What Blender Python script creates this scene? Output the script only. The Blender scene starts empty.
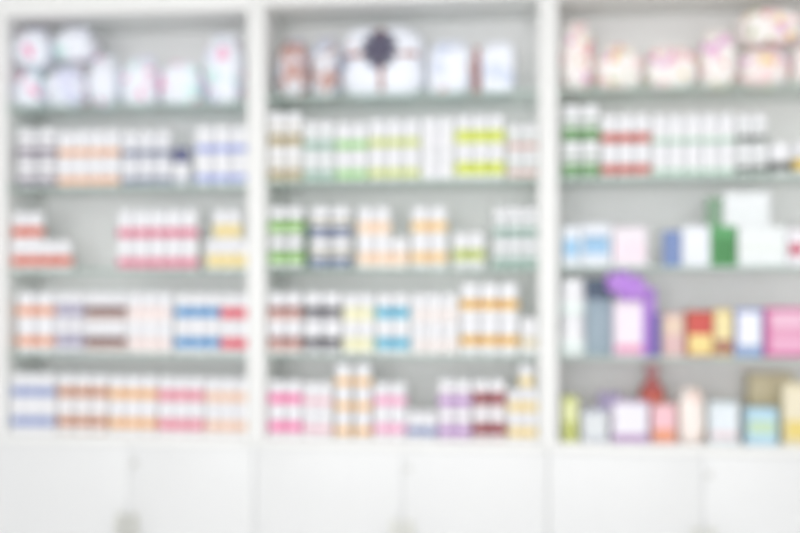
import bpy, bmesh, math, random
from mathutils import Vector, noise, Matrix
R = random.Random(7)
S = bpy.context.scene
COL = S.collection
PI = math.pi

# ------------------------------------------------------------------ measurements
F_PX, D, HC, YAW, HOR = 1111.0, 3.60, 1.40, math.atan(0.1255), 290.0
cs, sn = math.cos(YAW), math.sin(YAW)
def at(px, py, Y):
    """measured place in the photograph -> metres on the vertical plane y = Y"""
    u, v = (px - 400) / F_PX, (HOR - py) / F_PX
    t = (Y + D) / (cs + u * sn)
    return t * (-sn + u * cs), HC + t * v
def X(px, Y=0.0): return at(px, 0, Y)[0]
def Z(py, px=400, Y=0.0): return at(px, py, Y)[1]

# ------------------------------------------------------------------ materials
def mat(name, col, rough=0.45, spec=0.4, metal=0.0, var=0.03, scale=30.0, coat=0.0):
    m = bpy.data.materials.new(name); m.use_nodes = True
    nt = m.node_tree; b = nt.nodes['Principled BSDF']
    b.inputs['Roughness'].default_value = rough
    b.inputs['Specular IOR Level'].default_value = spec
    b.inputs['Metallic'].default_value = metal
    b.inputs['Coat Weight'].default_value = coat
    tc = nt.nodes.new('ShaderNodeTexCoord'); nz = nt.nodes.new('ShaderNodeTexNoise')
    nz.inputs['Scale'].default_value = scale
    nt.links.new(tc.outputs['Object'], nz.inputs['Vector'])
    mx = nt.nodes.new('ShaderNodeMix'); mx.data_type = 'RGBA'
    mx.inputs[6].default_value = (*[max(0, c * (1 - var)) for c in col], 1)
    mx.inputs[7].default_value = (*[min(1, c * (1 + var)) for c in col], 1)
    nt.links.new(nz.outputs['Fac'], mx.inputs[0])
    nt.links.new(mx.outputs[2], b.inputs['Base Color'])
    return m
_mc = {}
def srgb(h):
    h = h.lstrip('#'); out = []
    for i in (0, 2, 4):
        c = int(h[i:i+2], 16) / 255
        out.append(c / 12.92 if c <= .04045 else ((c + .055) / 1.055) ** 2.4)
    return tuple(out)
def hexm(h, rough=0.45):
    k = (h, rough)
    if k not in _mc: _mc[k] = mat('print_' + h.strip('#'), srgb(h), rough)
    return _mc[k]
def soft(hx, k=.16):
    """slightly faded print of the same hue"""
    c = [int(hx[i:i+2], 16) for i in (1, 3, 5)]
    if sum(c) < 330: k *= .2
    return '#' + ''.join('%02x' % int(v + (min(232, 60 + sum(c) / 3) - v) * k) for v in c)
def print_mat(name, base, spots, scale=14.0, lo=0.56, seed=0.0):
    """white film printed with soft coloured blotches"""
    m = bpy.data.materials.new(name); m.use_nodes = True
    nt = m.node_tree; b = nt.nodes['Principled BSDF']
    b.inputs['Roughness'].default_value = 0.35
    tc = nt.nodes.new('ShaderNodeTexCoord'); oi = nt.nodes.new('ShaderNodeObjectInfo')
    prev = None
    for i, (h, sc, th) in enumerate(spots):
        mp = nt.nodes.new('ShaderNodeMapping'); mp.inputs['Location'].default_value = (seed + i * 3.7, i * 1.9, i * 2.3)
        nt.links.new(tc.outputs['Object'], mp.inputs['Vector'])
        nz = nt.nodes.new('ShaderNodeTexNoise'); nz.inputs['Scale'].default_value = sc; nz.inputs['Detail'].default_value = 1.0
        nz.noise_dimensions = '4D'
        mul = nt.nodes.new('ShaderNodeMath'); mul.operation = 'MULTIPLY'; mul.inputs[1].default_value = 9.0
        nt.links.new(oi.outputs['Random'], mul.inputs[0]); nt.links.new(mul.outputs[0], nz.inputs['W'])
        nt.links.new(mp.outputs[0], nz.inputs['Vector'])
        rp = nt.nodes.new('ShaderNodeValToRGB')
        rp.color_ramp.elements[0].position = th; rp.color_ramp.elements[0].color = (0, 0, 0, 1)
        rp.color_ramp.elements[1].position = th + 0.05; rp.color_ramp.elements[1].color = (1, 1, 1, 1)
        nt.links.new(nz.outputs['Fac'], rp.inputs[0])
        mx = nt.nodes.new('ShaderNodeMix'); mx.data_type = 'RGBA'
        mx.inputs[6].default_value = (*srgb(base), 1); mx.inputs[7].default_value = (*srgb(h), 1)
        nt.links.new(rp.outputs[0], mx.inputs[0])
        if prev: nt.links.new(prev.outputs[2], mx.inputs[6])
        prev = mx
    nt.links.new(prev.outputs[2], b.inputs['Base Color'])
    return m

M_WHITE = mat('white_laminate', (0.83, 0.83, 0.82), 0.35, var=0.01, scale=6)
M_BACK = mat('white_back_panel', (0.90, 0.895, 0.89), 0.5, var=0.01, scale=6)
M_DOOR = mat('white_door_laminate', (0.75, 0.755, 0.76), 0.3, var=0.01, scale=4)
M_METAL = mat('brushed_metal', (0.60, 0.60, 0.55), 0.4, metal=0.5, var=0.08, scale=80)
M_CAP = mat('white_cap_plastic', (0.89, 0.89, 0.92), 0.4, var=0.01)
M_WALL = mat('wall_paint', (0.82, 0.83, 0.84), 0.7, var=0.02, scale=3)
M_CEIL = mat('ceiling_paint', (0.86, 0.86, 0.86), 0.8, var=0.02, scale=3)
def floor_mat():
    m = mat('pale_floor_tile', (0.72, 0.71, 0.69), 0.3, var=0.05, scale=2)
    nt = m.node_tree; b = nt.nodes['Principled BSDF']
    br = nt.nodes.new('ShaderNodeTexBrick'); tc = nt.nodes.new('ShaderNodeTexCoord')
    br.inputs['Scale'].default_value = 1.0; br.offset = 0.0
    br.inputs['Brick Width'].default_value = 0.6; br.inputs['Row Height'].default_value = 0.6
    br.inputs['Mortar Size'].default_value = 0.004
    br.inputs['Color1'].default_value = (0.74, 0.73, 0.71, 1); br.inputs['Color2'].default_value = (0.71, 0.70, 0.68, 1)
    br.inputs['Mortar'].default_value = (0.5, 0.5, 0.49, 1)
    nt.links.new(tc.outputs['Object'], br.inputs['Vector']); nt.links.new(br.outputs['Color'], b.inputs['Base Color'])
    return m
def glass_mat():
    m = bpy.data.materials.new('shelf_glass'); m.use_nodes = True
    nt = m.node_tree; nt.nodes.clear()
    out = nt.nodes.new('ShaderNodeOutputMaterial'); mix = nt.nodes.new('ShaderNodeMixShader')
    tr = nt.nodes.new('ShaderNodeBsdfTransparent'); tr.inputs[0].default_value = (0.94, 0.98, 0.962, 1)
    gl = nt.nodes.new('ShaderNodeBsdfGlossy'); gl.inputs['Roughness'].default_value = 0.03
    fr = nt.nodes.new('ShaderNodeFresnel'); fr.inputs[0].default_value = 1.45
    ge = nt.nodes.new('ShaderNodeNewGeometry'); inv = nt.nodes.new('ShaderNodeMath'); inv.operation = 'SUBTRACT'; inv.inputs[0].default_value = 1.0
    mul = nt.nodes.new('ShaderNodeMath'); mul.operation = 'MULTIPLY'
    nt.links.new(ge.outputs['Backfacing'], inv.inputs[1]); nt.links.new(inv.outputs[0], mul.inputs[0])
    nt.links.new(fr.outputs[0], mul.inputs[1])          # the outer face reflects, the inner face only transmits
    nt.links.new(mul.outputs[0], mix.inputs[0]); nt.links.new(tr.outputs[0], mix.inputs[1])
    nt.links.new(gl.outputs[0], mix.inputs[2]); nt.links.new(mix.outputs[0], out.inputs[0])
    return m
M_GLASS = glass_mat()
M_GEDGE = mat('green_glass_edge', (0.46, 0.60, 0.54), 0.15, var=0.05)

# ------------------------------------------------------------------ object helpers
def link(name, me, parent=None, loc=(0, 0, 0), rz=0.0):
    o = bpy.data.objects.new(name, me); COL.objects.link(o)
    o.location = loc; o.rotation_euler = (0, 0, rz)
    if parent: o.parent = parent
    return o
def mesh(name, bm, mats, smooth=True, angle=40):
    bmesh.ops.recalc_face_normals(bm, faces=bm.faces)
    me = bpy.data.meshes.new(name)
    if smooth:
        for f in bm.faces: f.smooth = True
        lim = math.radians(angle)
        for e in bm.edges:
            if len(e.link_faces) == 2 and e.calc_face_angle(0) > lim: e.smooth = False
    bm.to_mesh(me); bm.free()
    for m in (mats if isinstance(mats, (list, tuple)) else [mats]): me.materials.append(m)
    return me
ALL = []
def thing(name, label, cat, loc=(0, 0, 0), rz=0.0, group=None):
    o = link(name, None, None, loc, rz)
    o.empty_display_size = 0.03
    o['label'] = label; o['category'] = cat
    if group: o['group'] = group
    n = len(label.split()); assert 4 <= n <= 16, (n, label)
    ALL.append(label)
    return o
def box(bm, x0, x1, y0, y1, z0, z1, bev=0.0, mi=0):
    r = bmesh.ops.create_cube(bm, size=1.0)
    vs = r['verts']
    for v in vs:
        v.co = Vector((x0 + (v.co.x + .5) * (x1 - x0), y0 + (v.co.y + .5) * (y1 - y0), z0 + (v.co.z + .5) * (z1 - z0)))
    fs = list({f for v in vs for f in v.link_faces})
    if bev:
        es = list({e for v in vs for e in v.link_edges})
        r2 = bmesh.ops.bevel(bm, geom=es, offset=bev, segments=2, profile=0.7, affect='EDGES')
        fs = r2['faces']
    for f in fs: f.material_index = mi
def boxmesh(name, m, *a, bev=0.0015):
    bm = bmesh.new(); box(bm, *a, bev=bev); return mesh(name, bm, m)
def lathe(bm, prof, n=28, ridge=None, mi=0):
    rings = []
    for j, (r, z) in enumerate(prof):
        if r < 1e-6: rings.append([bm.verts.new((0, 0, z))]); continue
        ring = []
        for i in range(n):
            a = 2 * PI * i / n
            rr = r * (ridge if (ridge and i % 2 and 1 < j < len(prof) - 2) else 1)
            ring.append(bm.verts.new((rr * math.cos(a), rr * math.sin(a), z)))
        rings.append(ring)
    for a, b in zip(rings, rings[1:]):
        for i in range(n):
            k = (i + 1) % n
            if len(a) == 1: f = bm.faces.new((a[0], b[i], b[k]))
            elif len(b) == 1: f = bm.faces.new((a[i], a[k], b[0]))
            else: f = bm.faces.new((a[i], a[k], b[k], b[i]))
            f.material_index = mi
def structure(name, me):
    o = link(name, me); o['kind'] = 'structure'; return o

# ------------------------------------------------------------------ the room
DEP = 0.30
XL, XR = X(-4), X(862)
bm = bmesh.new(); box(bm, -5, 5, -6.5, 0.46, -0.1, 0); structure('floor', mesh('floor', bm, floor_mat()))
bm = bmesh.new(); box(bm, -5, 5, -6.5, 0.46, 2.75, 2.85); structure('ceiling', mesh('ceiling', bm, M_CEIL))
bm = bmesh.new(); box(bm, -5, 5, 0.34, 0.46, 0, 2.75); structure('wall_back', mesh('wall_back', bm, M_WALL))

# ------------------------------------------------------------------ the three shelving cabinets
# standing surfaces, top shelf to base board; the glass shelves sit on pegs at slightly different heights in each cabinet
SHELF_PY = {'left': [97.5, 182.0, 269.0, 356.0, 440.0], 'middle': [93.0, 179.5, 268.0, 355.0, 440.0], 'right': [91.5, 179.0, 267.0, 355.0, 440.0]}
SHELVES = {b: [Z(p) for p in v] for b, v in SHELF_PY.items()}
TOPS = {'left': Z(4), 'middle': Z(1), 'right': Z(1)}
ZTOP = Z(1) + .16
TG = 0.007
BAYS = {'left': (X(5.5), X(247)), 'middle': (X(264.5), X(538.5)), 'right': (X(557.5), X(848))}
MID = {('left', 'middle'): (X(247) + X(264.5)) / 2, ('middle', 'right'): (X(538.5) + X(557.5)) / 2}
OUT = {'left': (XL, MID['left', 'middle']), 'middle': (MID['left', 'middle'], MID['middle', 'right']),
       'right': (MID['middle', 'right'], XR)}
cab_words = {'left': 'left white shelving cabinet with glass shelves, two doors and soft packs on top shelf',
             'middle': 'middle white shelving cabinet between two posts, its glass shelves full of bottles',
             'right': 'right white shelving cabinet holding floral packs, boxes and gift sets on glass shelves'}
for bay in ('left', 'middle', 'right'):
    i0, i1 = BAYS[bay]; o0, o1 = OUT[bay]; o0 += .0006; o1 -= .0006
    c = (i0 + i1) / 2
    t = thing('shelving_cabinet', cab_words[bay], 'cabinet', (c, 0, 0), 0, 'white shelving cabinets along the wall')
    I0, I1, O0, O1 = i0 - c, i1 - c, o0 - c, o1 - c
    SHZ = SHELVES[bay]; TOPZ = TOPS[bay]; zt = ZTOP
    base = SHZ[4] - 0.028
    def P(name, m, *a, bev=0.0015): return link(name, boxmesh(name, m, *a, bev=bev), t)
    P('side_panel', M_WHITE, O0, I0, 0.0, DEP + .012, 0.0, zt, bev=.002)
    P('side_panel', M_WHITE, I1, O1, 0.0, DEP + .012, 0.0, zt, bev=.002)
    P('back_panel', M_BACK, I0, I1, DEP, DEP + .012, 0.08, TOPZ, bev=0)
    P('top_board', M_WHITE, I0, I1, 0.02, DEP, TOPZ, TOPZ + .02)
    P('fascia_board', M_WHITE, I0, I1, 0.0, 0.018, TOPZ, zt)
    P('base_board', M_WHITE, I0, I1, -.019, DEP, base, SHZ[4])
    P('plinth', M_WHITE, I0, I1, 0.04, 0.058, 0.0, 0.08)
    P('floor_board', M_WHITE, I0, I1, 0.01, DEP, 0.08, 0.098)
    for k in range(4):
        bm = bmesh.new(); box(bm, I0 + .001, I1 - .001, .012, DEP - .002, SHZ[k] - TG, SHZ[k], bev=.0008)
        for f in bm.faces: f.material_index = 0 if abs(f.normal.z) > .9 else 1
        me = mesh('glass_shelf', bm, [M_GLASS, M_GEDGE]); g = link('glass_shelf', me, t); g['label'] = 'green-edged clear glass shelf'
        for px_, sg in ((I0, 1), (I1, -1)):
            for py_ in (.05, DEP - .04):
                bm = bmesh.new(); lathe(bm, [(0, 0), (.003, 0), (.003, .012), (0, .012)], 10)
                lathe(bm, [(0, 0), (.0055, 0), (.0055, .002), (0, .002)], 10)
                bmesh.ops.rotate(bm, verts=bm.verts, matrix=Matrix.Rotation(sg * PI / 2, 3, 'Y'))
                bmesh.ops.translate(bm, verts=bm.verts, vec=(px_, py_, SHZ[k] - TG - .0034))
                link('shelf_pin', mesh('shelf_pin', bm, M_METAL), t)
    sm = X({'left': 129, 'middle': 402.5, 'right': 703}[bay], -.02) - c            # where the two doors meet
    # overlay doors with vertical bar handles and one lock
    for sg, (a, b) in ((-1, (O0 + .0006, sm - .0008)), (1, (sm + .0008, O1 - .0006))):
        zt_, zb_ = base - .0012, .085
        d = P('door', M_DOOR, a, b, -.019, -.001, zb_, zt_, bev=.0015)
        hx = sm + sg * .022
        hz1 = HC - (518 - 290) * 3.63 / F_PX
        bm = bmesh.new()
        box(bm, hx - .011, hx + .011, -.049, -.041, hz1 - .13, hz1, bev=.002)
        for zz in (hz1 - .018, hz1 - .112): box(bm, hx - .006, hx + .006, -.042, -.0195, zz - .006, zz + .006, bev=.001)
        h = link('handle', mesh('handle', bm, M_METAL), d); h['label'] = 'grey metal bar handle'
        if sg > 0:
            bm = bmesh.new(); lathe(bm, [(0, 0), (.011, 0), (.011, .004), (.009, .006), (.004, .006), (.004, .0045), (0, .0045)], 24)
            bmesh.ops.rotate(bm, verts=bm.verts, matrix=Matrix.Rotation(PI / 2, 3, 'X'))
            bmesh.ops.translate(bm, verts=bm.verts, vec=(sm + .017, -.0192, HC - (468 - 290) * 3.62 / F_PX))
            k = link('lock', mesh('lock', bm, mat('lock_metal', (.62, .62, .6), .35, metal=.6)), d); k['label'] = 'small round metal lock'

# ------------------------------------------------------------------ bottles
_bm = {}
def bottle_meshes(d, h, st):
    key = (round(d, 4), round(h, 4), st['key'])
    if key in _bm: return _bm[key]
    r = d / 2
    bm = bmesh.new()
    lathe(bm, [(0, .004 * h), (.80 * r, .004 * h), (.86 * r, 0), (.95 * r, .012 * h), (.985 * r, .04 * h), (.985 * r, .545 * h),
               (.96 * r, .575 * h), (.86 * r, .60 * h), (.76 * r, .61 * h), (.76 * r, .64 * h), (0, .64 * h)], 28)
    body = mesh('body', bm, st['body'])
    bm = bmesh.new()
    cr = st.get('cap_r', .95) * r
    lathe(bm, [(0, .622 * h), (cr * .97, .622 * h), (cr, .632 * h), (cr, .66 * h), (cr, .90 * h), (cr * .985, .935 * h), (cr * .95, .965 * h), (cr * .89, .988 * h), (cr * .80, h), (0, h)], 44, ridge=.965)
    cap = mesh('cap', bm, st.get('cap', M_CAP))
    # wrapped paper label with its printed bands
    lo, hi = st.get('lab', (.06, .535))
    cuts = [lo]
    mats = [st['paper']]; zones = []
    for (a, b, hx) in st['bands']:
        c_, w_ = (a + b) / 2, (b - a) / 2 * (1.1 if sum(srgb(hx)) < .5 else .88)
        a, b = max(c_ - w_, lo), min(c_ + w_, hi)
        mats.append(hexm(soft(hx))); zones.append((a, b, len(mats) - 1)); cuts += [a, b]
    cuts = sorted(set(cuts + [hi]))
    bm = bmesh.new(); n = 30; a0, a1 = -PI / 2 - 2.72, -PI / 2 + 2.72
    ro, ri = r, .988 * r
    V = {}
    for ci, z in enumerate(cuts):
        for i in range(n + 1):
            a = a0 + (a1 - a0) * i / n
            for s_, rr in ((0, ri), (1, ro)):
                V[ci, i, s_] = bm.verts.new((rr * math.cos(a), rr * math.sin(a), z * h))
    for ci in range(len(cuts) - 1):
        zm = (cuts[ci] + cuts[ci + 1]) / 2
        mi = next((q for a, b, q in zones if a <= zm <= b), 0)
        for i in range(n):
            for s_ in (0, 1):
                f = bm.faces.new((V[ci, i, s_], V[ci, i + 1, s_], V[ci + 1, i + 1, s_], V[ci + 1, i, s_])); f.material_index = mi
        for i in (0, n):
            f = bm.faces.new((V[ci, i, 0], V[ci, i, 1], V[ci + 1, i, 1], V[ci + 1, i, 0])); f.material_index = mi
    for ci in (0, len(cuts) - 1):
        for i in range(n): bm.faces.new((V[ci, i, 0], V[ci, i + 1, 0], V[ci, i + 1, 1], V[ci, i, 1]))
    lab = mesh('label', bm, mats)
    _bm[key] = (body, cap, lab); return _bm[key]

PAPER = mat('white_label_paper', (.86, .86, .88), .5, var=.01)
BODYW = mat('white_bottle_plastic', (.84, .84, .86), .35, var=.01)
_bodies = {}
def bodym(h):
    if h is None: return BODYW
    if h not in _bodies: _bodies[h] = mat('bottle_plastic_' + h.strip('#'), srgb(h), .25, var=.04)
    return _bodies[h]
def ST(bands, body=None, paper=None, **kw):
    st = dict(bands=bands, body=bodym(body), paper=hexm(paper) if paper else PAPER, **kw)
    st['key'] = (tuple(bands), body, paper, tuple(sorted((k, str(v)) for k, v in kw.items())))
    return st
ORD = ['first', 'second', 'third', 'fourth', 'fifth', 'sixth']
NUM = {2: 'two', 3: 'three', 4: 'four', 5: 'five', 6: 'six'}
SHN = ['top', 'second', 'third', 'fourth', 'bottom']
proto = {}
def put_bottle(label, group, x, y, z, d, h, st):
    key = (round(d, 4), round(h, 4), st['key'])
    rz = R.uniform(-.25, .25)
    if key not in proto:
        body, cap, lab = bottle_meshes(d, h, st)
        o = thing('pill_bottle', label, 'bottle', (x, y, z), rz, group)
        link('body', body, o)
        link('cap', cap, o)
        link('label', lab, o)
        proto[key] = o; return o
    src = proto[key]
    o = src.copy(); COL.objects.link(o); o.location = (x, y, z); o.rotation_euler = (0, 0, rz)
    o['label'] = label; o['group'] = group; n = len(label.split()); assert 4 <= n <= 16, (n, label); ALL.append(label)
    for ch in list(src.children):
        c = ch.copy(); COL.objects.link(c); c.parent = o
    return o
YF = 0.026      # front of the standing rows
def bay_of(px): return 'left' if px < 255 else ('middle' if px < 548 else 'right')
def row(bay, sh, x0, x1, n, top, words, st, tiers=2, counts=None, offs=None, capw='white-capped', dsc=.997):
    """a block of bottles on shelf sh between photograph columns x0..x1, stacked in tiers (bottom first)"""
    y = YF + .03
    i0, i1 = BAYS[bay]
    xs, xe = max(X(x0, y), i0 + .002), min(X(x1, y), i1 - .002)
    d = (xe - xs) / n
    y = YF + d / 2
    z0 = SHELVES[bay][sh] + .0003
    ztop = Z(top + 2.5, (x0 + x1) / 2, y)
    h = (ztop - z0) / tiers
    counts = counts or [n] * tiers; offs = offs or [0] * tiers
    tn = {1: [''], 2: ['lower tier', 'upper tier'], 3: ['lowest tier', 'middle tier', 'topmost tier']}[tiers]
    grp = f'{words} bottles on the {SHN[sh]} shelf of the {bay} cabinet'
    for ti in range(tiers):
        m = counts[ti]
        for i in range(m):
            x = xs + d * (i + .5) + offs[ti] * d
            who = f'{capw} bottle with {words} label'
            parts = [who]
            if tn[ti]: parts.append(tn[ti])
            if m == 2: parts.append(['left', 'right'][i] + ' of two')
            elif m > 2: parts.append(f'{ORD[i]} of {NUM[m]}')
            parts.append(f'{SHN[sh]} shelf'); parts.append(f'{bay} bay')
            put_bottle(', '.join(parts), grp, x, y + R.uniform(-.002, .002), z0 + ti * (h + .0002), d * dsc, h, st)

def band(c, lo=.15, hi=.47, **kw): return ST([(lo, hi, c)], **kw)
# ---- left bay
row('left', 1, 17, 58, 2, 128, 'dark-plum-banded', ST([(.10, .34, '#7d6f86')], body='#6a5f70'))
row('left', 1, 59, 121, 4, 129, 'orange-banded', ST([(.08, .36, '#e8ab7e')]))
row('left', 1, 122, 173, 3, 130, 'navy-banded', ST([(.08, .33, '#6d7796')], body='#b9bdcb'))
row('left', 1, 174, 190, 1, 146, 'pale', ST([(.08, .2, '#a9b0c4')], cap=mat('navy_cap', srgb('#66688f'), .4)), tiers=1, capw='navy-capped')
row('left', 1, 195, 250, 3, 125, 'lavender-blue-banded', ST([(.10, .38, '#97a4e2')]))
row('left', 2, 12, 73, 4, 210, 'orange-red-banded', ST([(.14, .50, '#e05a34')]), counts=[4, 2], offs=[0, .05])
row('left', 2, 118, 199, 5, 208, 'rose-pink-banded', ST([(.06, .40, '#e0708f')]))
row('left', 2, 207, 250, 3, 208, 'pale-yellow-banded', ST([(.08, .52, '#f2dc8c')]), counts=[3, 2], offs=[0, .5])
row('left', 3, 17, 56, 2, 290, 'peach-orange-banded', ST([(.22, .56, '#ea9a70')]))
row('left', 3, 57, 86, 2, 290, 'lilac-grey-banded', ST([(.22, .54, '#a39cba')], body='#b7b2c4'))
row('left', 3, 87, 127, 3, 290, 'dark-brown-banded', ST([(.32, .58, '#6e3327'), (.1, .3, '#c9b0a8')]))
row('left', 3, 128, 174, 3, 290, 'blush-white', ST([(.22, .50, '#f3dfdc')], paper='#f6efee'))
row('left', 3, 176, 221, 3, 291, 'bright-blue-banded', ST([(.20, .58, '#2f8fd2')]))
row('left', 3, 221.5, 250, 2, 291, 'red-banded', ST([(.16, .54, '#ea3f58')]))
row('left', 4, 14, 57, 3, 371, 'cornflower-blue-banded', ST([(.22, .62, '#8496cc')]))
row('left', 4, 58, 109, 3, 372, 'rust-brown-banded', ST([(.24, .56, '#c87e52')], body='#dccabc'))
row('left', 4, 110, 158, 3, 373, 'amber-banded', ST([(.20, .56, '#efb26a')]))
row('left', 4, 159, 205, 3, 374, 'coral-pink-banded', ST([(.16, .56, '#e8849a')]))
row('left', 4, 206, 250, 3, 375, 'pale-peach-banded', ST([(.16, .52, '#f2c8ac')]))
# ---- middle bay
row('middle', 1, 269, 303, 2, 111, 'olive-gold-banded', ST([(.10, .36, '#a89150')], body='#d5cdb4'))
row('middle', 1, 304, 335, 2, 120, 'sage-teal-banded', ST([(.08, .36, '#8fb8a6')], body='#c3d4cb'))
row('middle', 1, 336, 368, 2, 121, 'fresh-green-banded', ST([(.08, .40, '#98d67e')]))
row('middle', 1, 369, 420, 3, 118, 'yellow-green-banded', ST([(.10, .40, '#ccd86e')]))
row('middle', 1, 421, 455, 2, 116, 'all-white', ST([(.2, .4, '#f0eef4')]))
row('middle', 1, 456, 505, 3, 114, 'lime-yellow-banded', ST([(.14, .56, '#d6e23e')]))
row('middle', 1, 507, 541, 2, 123, 'dusty-rose-banded', ST([(.10, .32, '#d8a8a0'), (.4, .6, '#d3dcd8')], body='#c9cfc8'))
row('middle', 2, 268, 305, 2, 205, 'leaf-green-banded', ST([(.18, .52, '#8cc85a')], body='#2f5a2c'))
row('middle', 2, 309, 352, 2, 205, 'navy-and-cream', ST([(.08, .38, '#6476a4'), (.40, .50, '#ece2b4')], body='#454a50'))
row('middle', 2, 357, 409, 3, 205, 'soft-peach-banded', ST([(.16, .52, '#f8d6b4')], paper='#f8f2ec'), counts=[3, 2])
row('middle', 2, 411, 448, 2, 205, 'golden-orange-banded', ST([(.18, .54, '#f3c880')]))
row('middle', 2, 453, 485, 2, 231, 'olive-lime-banded', ST([(.20, .58, '#bccb5e')]), tiers=1)
row('middle', 2, 493, 542, 3, 206, 'grey-teal-banded', ST([(.05, .36, '#93b4a8')], body='#8fa39b'))
row('middle', 3, 268, 303, 2, 290, 'red-brown-banded', ST([(.34, .62, '#9a4a38'), (.1, .32, '#dcb4ac')]))
row('middle', 3, 304, 342, 2, 290, 'charcoal-black-banded', ST([(.32, .62, '#38343e'), (.08, .3, '#a7a4ac')]))
row('middle', 3, 343, 375, 2, 291, 'pale-cream-yellow', ST([(.15, .56, '#f2eec4')], paper='#f7f5e6'))
row('middle', 3, 376, 410, 2, 291, 'cyan-blue-banded', ST([(.18, .58, '#3cb0d4')], paper='#eaf2f6'))
row('middle', 3, 411, 459, 3, 291, 'pinkish-white', ST([(.12, .5, '#f2e8e6')], paper='#f6f2f1'))
row('middle', 3, 460, 519, 3, 281, 'golden-yellow-banded', ST([(.26, .58, '#e9ae2c')]))
row('middle', 3, 520.5, 539, 1, 315, 'beige-ringed', ST([(.2, .48, '#e2d6b4')]), tiers=1)
row('middle', 4, 268, 303, 2, 378, 'hot-pink-banded', ST([(.18, .58, '#f467a8')]))
row('middle', 4, 304, 333, 2, 379, 'faint-pink-banded', ST([(.18, .42, '#f2bccb')]))
row('middle', 4, 334, 373, 2, 361, 'tangerine-banded', ST([(.12, .44, '#f4bb68')]), tiers=3, dsc=.88)
row('middle', 4, 374, 407, 2, 380, 'candy-pink-banded', ST([(.18, .54, '#f6a6cc')]))
row('middle', 4, 408, 437, 2, 408, 'slate-blue-banded', ST([(.10, .46, '#8f9cc4')]), tiers=1)
row('middle', 4, 438, 472, 2, 377, 'violet-banded', ST([(.14, .44, '#b67cc8')], body='#d2b4cf'))
row('middle', 4, 473, 506, 2, 377, 'maroon-banded', ST([(.20, .54, '#98404a')], body='#d2b0b0'))
row('middle', 4, 507, 541, 2, 362, 'buttery-yellow-banded', ST([(.14, .54, '#f2d88c')]), tiers=3, counts=[2, 2, 1], offs=[0, 0, .75])
# ---- right bay
row('right', 1, 562, 600, 2, 104, 'forest-green-banded', ST([(.08, .40, '#5f9c52')], body='#5d8a5c'))
row('right', 1, 601, 650, 3, 113, 'brick-red-banded', ST([(.08, .42, '#cc5748')]))
row('right', 1, 651, 735, 5, 113, 'faint-mint-banded', ST([(.06, .24, '#a6cdb4')]))
row('right', 1, 736, 767, 2, 113, 'black-banded', ST([(.12, .30, '#4c5a50')], body='#c2ccc6'))
row('right', 1, 768, 792, 1, 142, 'dark-striped', ST([(.14, .40, '#4a4e48')]), tiers=1)
row('right', 1, 793, 818, 1, 140, 'yellow-edged', ST([(.12, .50, '#e8c23c')]), tiers=1)

# ------------------------------------------------------------------ cartons
def carton(label, x0, x1, top, sh, side, bands=(), paper=None, dp=.07, y=.03, base_z=None, lid=None, name='carton', rz=0, cat='box', group=None, panel=(.06, .94, .06, .94)):
    yc = y + dp / 2
    xa, xb = X(x0, y), X(x1, y); w = xb - xa - .001
    zb = SHELVES[bay_of(x0)][sh] + .0004 if base_z is None else base_z
    h = Z(top, (x0 + x1) / 2, y) - zb
    t = thing(name, label, cat, ((xa + xb) / 2, yc, zb), rz, group)
    hb = h
    if lid:
        hb = h * (1 - lid[1])
        lm = boxmesh('lid', hexm(lid[0]), -w / 2 - .0008, w / 2 + .0008, -dp / 2 - .0008, dp / 2 + .0008, hb + .0002, h, bev=.002)
        link('lid', lm, t)
    link('carton_body', boxmesh('carton_body', hexm(soft(side, .10)), -w / 2, w / 2, -dp / 2, dp / 2, 0, hb, bev=.0012), t)
    if paper or bands:
        bm = bmesh.new(); mats = [hexm(paper or side)]
        a0, a1, c0, c1 = panel
        cuts = sorted({c0, c1} | {min(max(v, c0), c1) for b_ in bands for v in b_[:2]})
        zones = []
        for b_ in bands: mats.append(hexm(soft(b_[2], .12))); zones.append((b_[0], b_[1], len(mats) - 1))
        for p, q in zip(cuts, cuts[1:]):
            mi = next((k for a, b_, k in zones if a <= (p + q) / 2 <= b_), 0)
            box(bm, (a0 - .5) * w, (a1 - .5) * w, -dp / 2 - .0007, -dp / 2 - .0001, p * hb, q * hb, mi=mi)
        link('front_print', mesh('front_print', bm, mats, smooth=False), t)
    link('flap', boxmesh('flap', hexm(soft(side, .10)), -.47 * w, .47 * w, -dp / 2 - .0006, -dp / 2 + .0006, .972 * hb, hb - .0004, bev=.0002), t)   # tucked closing tab
    return t
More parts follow.
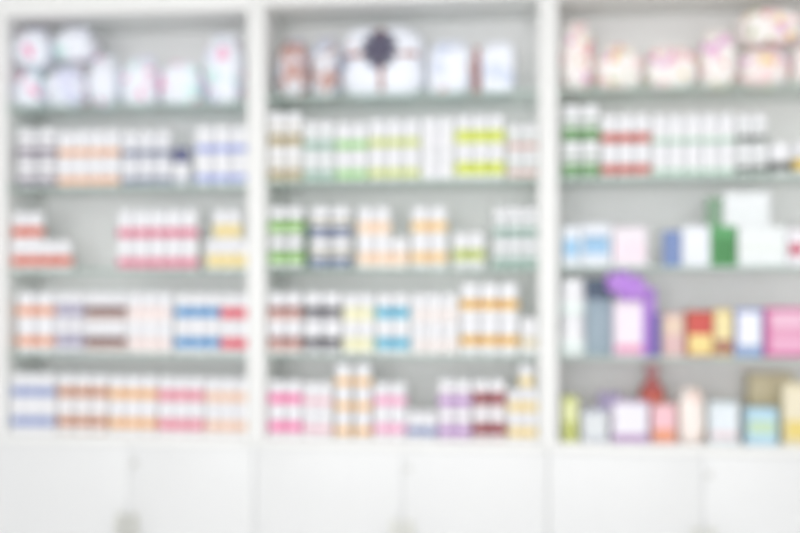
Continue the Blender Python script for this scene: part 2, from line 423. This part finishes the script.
# ------------------------------------------------------------------ soft packs
def pack_mesh(w, dp, h, seed, m, ex=.62, wr=.05, lobes=0):
    bm = bmesh.new()
    nu, nv = 44, 26
    def sp(c, e): return math.copysign(abs(c) ** e, c)
    rings = []
    for j in range(nv + 1):
        v = -PI / 2 + PI * j / nv
        ring = []
        for i in range(nu if 0 < j < nv else 1):
            u = 2 * PI * i / nu
            p = Vector((sp(math.cos(v), ex) * sp(math.cos(u), ex), sp(math.cos(v), ex) * sp(math.sin(u), ex), sp(math.sin(v), ex)))
            q = Vector((p.x * 1.6, p.y * 1.6, p.z * 1.6)) + Vector((seed * 3.1, seed * 1.7, 0))
            k = 1 + wr * noise.noise(q) * 1.6 + wr * .5 * noise.noise(q * 3.3)
            k -= .035 * abs(math.sin(u * 5 + seed)) * max(0, abs(math.sin(v)) - .6)
            if lobes: k -= .13 * math.exp(-(p.x / .13) ** 2) + .11 * math.exp(-((p.z - .1) / .13) ** 2)
            p *= k
            ring.append(bm.verts.new((p.x * w / 2, p.y * dp / 2, h / 2 + p.z * h / 2)))
        rings.append(ring)
    for a, b in zip(rings, rings[1:]):
        for i in range(nu):
            k = (i + 1) % nu
            if len(a) == 1: bm.faces.new((a[0], b[i], b[k]))
            elif len(b) == 1: bm.faces.new((a[i], a[k], b[0]))
            else: bm.faces.new((a[i], a[k], b[k], b[i]))
    zs = [v.co.z for v in bm.verts]; z0, z1 = min(zs), max(zs)
    kx = w / 2 / max(abs(v.co.x) for v in bm.verts); ky = dp / 2 / max(abs(v.co.y) for v in bm.verts)
    for v in bm.verts:
        v.co.x *= kx; v.co.y *= ky
        v.co.z = (v.co.z - z0) / (z1 - z0) * h
        v.co.z = max(0, v.co.z - .04 * h) / .96
    bm.verts.ensure_lookup_table()
    return mesh('wrapper', bm, m, angle=80)
def seal_mesh(w, h, m, side):
    """crimped heat-sealed fin of a bag"""
    bm = bmesh.new(); n = 16; pts = []
    for i in range(n + 1):
        s = -.5 + i / n
        y = .0016 * math.sin(i * 2.4)
        e = .003 * (i % 2)
        if side == 'top': a, b = (s * w * .55, y, -.012), (s * w * .62, y * 1.4, .012 + e)
        else:
            sg = -1 if side == 'left' else 1
            a, b = (-sg * .012, y, s * h * .5), (sg * (.008 + e), y * 1.4, s * h * .58)
        pts.append([bm.verts.new(Vector(q) + Vector((0, dy, 0))) for q in (a, b) for dy in (-.0006, .0006)])
    for p, q in zip(pts, pts[1:]):
        for a, b in ((0, 2), (2, 3), (3, 1), (1, 0)): bm.faces.new((p[a], q[a], q[b], p[b]))
    for e in (pts[0], pts[-1]): bm.faces.new((e[0], e[2], e[3], e[1]))
    return mesh('seal', bm, m)
def soft_pack(label, x0, x1, y0, y1, base_sh, m, group, dp=.13, yc=.10, base_py=None, seal='top', ex=.66, rz=0, name='soft_pack', wr=.05):
    xa, xb = max(X(x0, yc), BAYS['left'][0] + .002), X(x1, yc)
    if x1 < 250: xb = min(xb, BAYS['left'][1] - .002)
    elif x0 < 600: xa = max(xa, BAYS['right'][0] + .002) if x0 > 550 else xa
    w = xb - xa
    zb = SHELVES[bay_of(x0)][base_sh] + .0004 if base_py is None else Z(base_py, (x0 + x1) / 2, yc)
    h = Z(y0 + 2, (x0 + x1) / 2, yc) - zb
    t = thing(name, label, 'pack', ((xa + xb) / 2, yc, zb), rz, group)
    link('wrapper', pack_mesh(w, dp, h, R.random() * 9, m, ex, wr), t)
    if seal == 'top': link('seal', seal_mesh(w, h, m, 'top'), t, (0, 0, h - .004))
    elif seal == 'side':
        link('seal', seal_mesh(w, h, m, 'left'), t, (-w / 2 + .006, 0, h / 2))
        link('seal', seal_mesh(w, h, m, 'right'), t, (w / 2 - .006, 0, h / 2))
    return t
PK = print_mat('white_pink_teal_film', '#eceff8', [('#cdeae8', 11, .60), ('#d8daf2', 9, .60), ('#eb9cc0', 17, .60)])
PF = print_mat('floral_film', '#f4efec', [('#f3d6d6', 18, .54), ('#dfaad2', 22, .62), ('#e58f8a', 26, .63), ('#efd88e', 19, .62), ('#a8b87a', 24, .66)])
PB = print_mat('brown_print_film', '#e2e3ea', [('#bcc4d8', 12, .54), ('#c09890', 20, .545), ('#9a7872', 26, .585)], seed=4)
PW = print_mat('white_film', '#eef1fa', [('#d4dcf0', 10, .6), ('#d8b0ac', 18, .68)], seed=8)
g = 'white soft packs on the top shelf of the left bay'
soft_pack('white soft pack with pink print at far left end of top shelf', 11, 48, 70, 0, 0, PK, g, ex=.7, dp=.14)
soft_pack('white soft pack with pink print, second from left end, on top shelf glass', 48.5, 89.5, 68, 0, 0, PK, g, ex=.72, dp=.14)
soft_pack('tall white soft pack leaning beside the stacked pair, top shelf, left bay', 90, 122, 57, 0, 0, PK, g, ex=.85)
soft_pack('white soft pack in centre of top shelf, left bay, with pointed top', 122.5, 162, 58, 0, 0, PK, g, ex=.72)
soft_pack('low white soft pack with pink dash, beside tall oval one', 162.5, 205, 63, 0, 0, PK, g, ex=.5)
soft_pack('tall white oval soft pack against the left post, top shelf', 205.5, 246, 36, 0, 0, PK, g, ex=.7)
soft_pack('white soft pack lying uppermost at far left, under the cabinet top', 11, 54, 31, 0, 0, PK, g, base_py=69, seal='top', ex=.75, yc=.085)
soft_pack('white soft pack lying uppermost, second from left, dark gap beside it', 57, 97, 29, 0, 0, PK, g, base_py=62.5, seal='top', ex=.75, yc=.085)
g = 'printed packs on the top shelf of the middle bay'
soft_pack('white pack with red-brown print, leftmost on top shelf, middle bay', 279, 311.5, 41, 0, 0, PB, g, ex=.6)
soft_pack('white pack with red-brown print, tucked beside the big bow-tied pack', 312, 342, 38, 0, 0, PB, g, ex=.6)
soft_pack('white pack with faint print just right of the bow-tied pack', 427, 473, 42, 0, 0, PW, g, ex=.5)
soft_pack('plain white squarish pack at right end of top shelf, middle bay', 480, 516, 43, 0, 0, PW, g, ex=.42)
g = 'floral packs on the top shelf of the right bay'
soft_pack('tall pink floral soft pack beside the right post, top shelf', 560, 594, 24, 0, 0, PF, g, ex=.66)
soft_pack('low floral soft pack, second from the post, top shelf, right bay', 594.5, 643, 46, 0, 0, PF, g, ex=.66)
soft_pack('wide low floral soft pack in centre of top shelf, right bay', 643.5, 697, 47, 0, 0, PF, g, ex=.58)
soft_pack('tall rounded floral soft pack with peach top, top shelf, right bay', 697.5, 736.5, 31, 0, 0, PF, g, ex=.62)
soft_pack('floral soft pack lying beneath another pack, top shelf, right bay', 737, 788, 48, 0, 0, PF, g, seal='none', ex=.62)
soft_pack('large floral soft pack lying uppermost at right, near cabinet top', 739, 801, 7, 0, 0, PF, g, base_py=46.5, seal='side', ex=.58)
soft_pack('floral soft pack at right edge of the photo, top shelf', 789, 830, 46, 0, 0, PF, g, ex=.7)

# ------------------------------------------------------------------ ribbon bows and the bow-tied packs
def bow_mesh(rad, wd, n, m, flat=.55, zs=1.0):
    bm = bmesh.new()
    for layer in range(2):
        nn = n - layer * 2; rr = rad * (1 - .35 * layer)
        for k in range(nn):
            a = 2 * PI * (k + .5 * layer) / nn + .3
            dx, dz = math.cos(a), math.sin(a); px_, pz_ = -dz, dx
            prev = None; first = None
            for i in range(15):
                s = 2 * PI * i / 14
                r_ = rr * (.5 - .5 * math.cos(s)); hgt = -rr * flat * .6 * math.sin(s) * (.4 + .6 * r_ / rr) - layer * rr * .25 - .004
                wv = wd * (.25 + .75 * min(1, r_ / rr * 1.3))
                c_ = Vector((dx * r_, hgt, dz * r_)); o_ = Vector((px_, 0, pz_)) * wv / 2; th = Vector((0, .0005, 0)) + Vector((dx, 0, dz)) * .0004
                ring = [bm.verts.new(c_ + q) for q in (-o_ - th, o_ - th, o_ + th, -o_ + th)]
                if prev:
                    for j in range(4): bm.faces.new((prev[j], prev[(j + 1) % 4], ring[(j + 1) % 4], ring[j]))
                prev = ring
    r = bmesh.ops.create_uvsphere(bm, u_segments=14, v_segments=8, radius=rad * .2)
    bmesh.ops.translate(bm, verts=r['verts'], vec=(0, -rad * .3, 0))
    for v in bm.verts: v.co.z *= zs
    return mesh('bow', bm, m, angle=60)
yc = .105
xa, xb = X(343, yc), X(425, yc); zb = SHELVES['middle'][0] + .0004; h = Z(28, 383, yc) - zb; w = xb - xa; dp = .15
t = thing('gift_pack', 'large white gift pack with dark round bow and brown ribbon cross, top shelf', 'gift pack', ((xa + xb) / 2, yc, zb))
link('wrapper', pack_mesh(w, dp, h, 2.2, PW, .55, .04, lobes=1), t)
carton('thin dark-green filler strip between green-banded and navy-banded bottles, third shelf', 303.5, 308.8, 221, 2, '#2c5530', [(.1, .9, '#2f5a33')], y=.05, dp=.05)  # added strip, stands in for dark-green bottle sides seen between the groups
carton('thin red-brown box between two white packs at right, top shelf', 474, 479, 47, 0, '#b8807c', [(.1, .9, '#bc7670')], y=.07, dp=.06)
RB = mat('brown_ribbon', srgb('#a87468'), .4); DB = mat('dark_bow_ribbon', srgb('#57546a'), .4)
def ribbon(pts, wd, m, axis):
    bm = bmesh.new(); prev = None
    for p in pts:
        o_ = Vector((wd / 2, 0, 0)) if axis == 'v' else Vector((0, 0, wd / 2))
        p = Vector(p); n_ = Vector((0, -.0012, 0))
        ring = [bm.verts.new(p + q) for q in (-o_, o_, o_ + n_, -o_ + n_)]
        if prev:
            for j in range(4): bm.faces.new((prev[j], prev[(j + 1) % 4], ring[(j + 1) % 4], ring[j]))
        prev = ring
    return mesh('ribbon', bm, m)
def bulge(a): return -dp / 2 * (max(0, 1 - abs(a) ** 3.6)) ** .28
link('ribbon', ribbon([(0, bulge((i - 10) / 10.4) * .93 - .002, h / 2 + (i - 10) / 10.4 * h / 2) for i in range(1, 20)], .016, RB, 'v'), t)
link('ribbon', ribbon([((i - 10) / 10.4 * w / 2, bulge((i - 10) / 10.4) * .93 - .002, h * .57) for i in range(1, 20)], .016, RB, 'h'), t)
b = link('bow', bow_mesh(.060, .028, 8, DB), t, (-.004, -dp / 2 + .004, h * .64)); b['label'] = 'dark blue-grey ribbon rosette'

# third shelf, right bay
carton('white box with pale-blue band, leftmost on third shelf beside right post', 563, 580, 226, 2, '#e2e7ef', [(.25, .68, '#8fc0e4')])
carton('white box with deeper-blue band, second from post, third shelf', 581.5, 611, 224, 2, '#e2e6ee', [(.28, .66, '#8fbbe0'), (.66, .72, '#5f8cb4')])
carton('pinkish-white box, rightmost of the three pale boxes, third shelf', 613, 647, 227, 2, '#ebe2ea', [(.2, .6, '#f2dce8')])
carton('small slate-blue box left of the white and green boxes', 664, 681, 231, 2, '#7189be', [(.1, .9, '#6d84ba')])
carton('white box between the slate-blue and green boxes, third shelf', 682, 710, 226, 2, '#e9ecf3', [(.3, .5, '#e8edf6')])
gbox = carton('green box standing between two white boxes on third shelf', 711, 736, 226, 2, '#5fa56a', [(.05, .72, '#478a50')], panel=(.1, .96, .04, .9))
zt1 = Z(226, 723.5, .03) + .0006
carton('dark-green box lying on top, left of the raised white box', 708, 722, 198, 2, '#7fa384', [(.2, .8, '#7a9c80')], base_z=zt1)
wb = carton('wide white box at right under the raised box, third shelf', 738, 787, 226, 2, '#e9edee', [(.35, .6, '#e6ecea')])
carton('raised white box standing on the green and white boxes', 723.5, 770, 192, 2, '#e6eaec', [(.2, .42, '#e2e7e8')], base_z=Z(226, 762.5, .03) + .0008)
carton('white box with red mark at right photo edge, third shelf', 788.5, 826, 229, 2, '#eeeaf0', [(.3, .6, '#c8405e')], panel=(.03, .4, .06, .94))
# fourth shelf, right bay
row('right', 3, 560, 586, 1, 277, 'plain mint-tinted', ST([(.06, .4, '#e6f2f0')], cap_r=.9))
carton('slate-grey box with dark lid beside white bottles, fourth shelf', 586, 612, 279, 3, '#93a5b2', [(.1, .8, '#8fa2b0')], lid=('#4e5c72', .27), y=.075)
t = carton('pink-and-white gift box with purple ribbon bow, fourth shelf', 613.5, 646, 301, 3, '#e3d3e2', [(.06, .2, '#e58fb4'), (.2, .9, '#efe3ee')], name='gift_box')
PR = mat('purple_ribbon', srgb('#ba86de'), .35)
gw = X(646, .03) - X(613.5, .03); gh = Z(301, 630, .03) - SHELVES['right'][3]
b = link('bow', bow_mesh(.076, .046, 7, PR, zs=.60), t, (-.006, -.022, gh + .046))
b.rotation_euler = (0, .38, 0); b['label'] = 'shiny purple ribbon bow'
bm = bmesh.new(); box(bm, gw / 2 - .012, gw / 2 + .0012, -.0375, .0362, 0.0006, gh + .0012, bev=.0005); link('ribbon', mesh('ribbon', bm, PR), t)
carton('tall purple box right of the bow-topped gift box', 647.5, 656, 288, 3, '#a976d8', [(.1, .9, '#b884e2')], y=.072, dp=.05)
carton('thin navy-blue box behind purple box edge, fourth shelf', 656, 661, 314, 3, '#4a5ca0', [(.1, .9, '#51649f')], y=.04)
carton('beige-pink box right of the navy sliver, fourth shelf', 662.5, 684, 313, 3, '#d9b8b4', [(.1, .5, '#d8b0b0'), (.5, .9, '#e2c6b0')])
carton('box with red top and yellow bottom, fourth shelf', 686, 713, 311, 3, '#b8583e', [(.05, .48, '#f2d788'), (.48, .94, '#cf4a42')], panel=(.1, .97, .04, .96))
carton('yellow-and-brown box left of the white-blue box, fourth shelf', 714, 733, 309, 3, '#d8bd84', [(.04, .36, '#a8705c'), (.36, .95, '#eddcA0'.lower())])
carton('white box with blue border beside the pink box, fourth shelf', 735, 763, 309, 3, '#8f9fd4', [(.06, .24, '#8aa4cc'), (.24, .94, '#f0f0f8')], panel=(.12, .9, .04, .92))
carton('pink patterned box with magenta side at right photo edge', 765, 806, 308, 3, '#d0609c', [(.1, .4, '#e8a8c8'), (.4, .6, '#e094b8'), (.6, .92, '#eab8d0')], panel=(.14, .98, .03, .97))
# bottom shelf, right bay
carton('lime-green box at left end of bottom shelf, right bay', 562, 578, 397, 4, '#c2c878', [(.1, .45, '#b6bd62'), (.45, .9, '#dde2a4')])
carton('pale grey box beside the lime-green box, bottom shelf', 582, 608, 410, 4, '#c4c8d2', [(.15, .85, '#d8dce0')])
carton('dull violet box lying on the pale grey box, bottom shelf', 598, 621, 393, 4, '#9c90b0', [(.2, .8, '#8f84a8')], base_z=Z(410, 595, .05) + .001, y=.05, dp=.05)
carton('white box with purple-red base, bottom shelf centre', 612, 649, 401, 4, '#c4b2d2', [(.04, .2, '#b088b8'), (.2, .92, '#ece8f2')], panel=(.05, .95, .02, .96), y=.028, dp=.02)
carton('pink-and-orange box left of the cream pack, bottom shelf', 652, 676, 404, 4, '#dca8a8', [(.04, .36, '#e8946c'), (.36, .94, '#f0bcc6')])
cr = print_mat('cream_film', '#f2e8e2', [('#eac6bc', 16, .6), ('#d8c49c', 18, .66)])
soft_pack('cream soft pack between pink box and white box, bottom shelf', 677, 705, 389, 0, 4, cr, None, dp=.07, yc=.07, ex=.5)
carton('white box with small pink mark, bottom shelf, left of light-blue box', 709, 739, 402, 4, '#d2dde2', [(.12, .3, '#e6d0d4'), (.3, .9, '#e2eaf0')])
carton('light-blue box with green centre print, bottom shelf', 746, 778, 408, 4, '#a8cadc', [(.3, .65, '#bcd8b4')], paper='#b8d8e8', panel=(.08, .92, .08, .94))
bx = carton('long tan box behind the light-blue box, reaching above it', 749, 793, 374, 4, '#cabd98', [(.6, .95, '#d0c29c')], y=.15, dp=.08)
carton('cream box with yellow print at right edge of bottom shelf', 783, 822, 383, 4, '#dfd4b4', [(.1, .4, '#e4cc70'), (.4, .9, '#e8dec2')])
# red spray bottle behind the pink boxes
yb = .152; xx = X(652, yb); zb = SHELVES['right'][4] + .0004; h = Z(364, 652, yb) - zb; r = .041
t = thing('spray_bottle', 'red bottle with narrow neck standing behind the pink boxes', 'bottle', (xx, yb, zb))
bm = bmesh.new(); lathe(bm, [(0, 0), (.9 * r, 0), (r, .02 * h), (r, .62 * h), (.85 * r, .70 * h), (.45 * r, .77 * h), (.38 * r, .80 * h), (.38 * r, .84 * h), (0, .84 * h)], 28)
link('body', mesh('body', bm, mat('red_plastic', srgb('#bf6664'), .3)), t)
bm = bmesh.new(); lathe(bm, [(0, .83 * h), (.5 * r, .83 * h), (.52 * r, .84 * h), (.52 * r, .88 * h), (.50 * r, .96 * h), (.45 * r, .99 * h), (.4 * r, h), (0, h)], 30, ridge=.96)
link('cap', mesh('cap', bm, mat('rose_cap', srgb('#c48f94'), .4)), t)
bm = bmesh.new(); lathe(bm, [(r * 1.002, .3 * h), (r * 1.012, .3 * h), (r * 1.012, .6 * h), (r * 1.002, .6 * h)], 28)
link('label', mesh('label', bm, hexm('#d86a50')), t)

dup = {l for l in ALL if ALL.count(l) > 1}
if dup: print('DUPLICATE LABELS', dup)
print('THINGS', len(ALL))

# ------------------------------------------------------------------ light
w = bpy.data.worlds.new('world'); S.world = w; w.use_nodes = True
bg = w.node_tree.nodes['Background']; bg.inputs[0].default_value = (0.97, 0.985, 1.0, 1); bg.inputs[1].default_value = 0.7
def area(name, loc, rot, sx, sy, power, col=(1, 1, 1)):
    l = bpy.data.lights.new(name, 'AREA'); l.shape = 'RECTANGLE'; l.size = sx; l.size_y = sy; l.energy = power; l.color = col
    o = bpy.data.objects.new(name, l); COL.objects.link(o); o.location = loc; o.rotation_euler = rot; return o
for x in (-1.6, 0.2, 2.0):
    area('ceiling_lamp', (x, -1.5, 2.72), (0, 0, 0), 1.2, 0.6, 8, (1, .99, .97))
    area('ceiling_lamp', (x, -3.6, 2.72), (0, 0, 0), 1.2, 0.6, 8, (1, .99, .97))

area('front_fill', (-0.5, -6.3, 1.45), (PI / 2, 0, 0), 4.6, 2.0, 150, (.98, .99, 1))  # added fill light behind the camera, reaches into the cabinets; no actual window

# ------------------------------------------------------------------ camera
cam = bpy.data.cameras.new('camera'); co = bpy.data.objects.new('camera', cam); COL.objects.link(co)
co.location = (0, -D, HC); co.rotation_euler = (PI / 2, 0, YAW)
cam.sensor_width = 36; cam.sensor_fit = 'HORIZONTAL'; cam.lens = 36 * F_PX / 800
cam.shift_y = (HOR - 266.5) / 800
cam.dof.use_dof = True; cam.dof.focus_distance = 1.5; cam.dof.aperture_fstop = 1.4
S.camera = co
S.cycles.max_bounces = 16; S.cycles.diffuse_bounces = 10; S.cycles.transparent_max_bounces = 24
S.view_settings.view_transform = 'Standard'; S.view_settings.look = 'None'
S.view_settings.exposure = -0.22; S.view_settings.gamma = 1; S.view_settings.use_curve_mapping = False
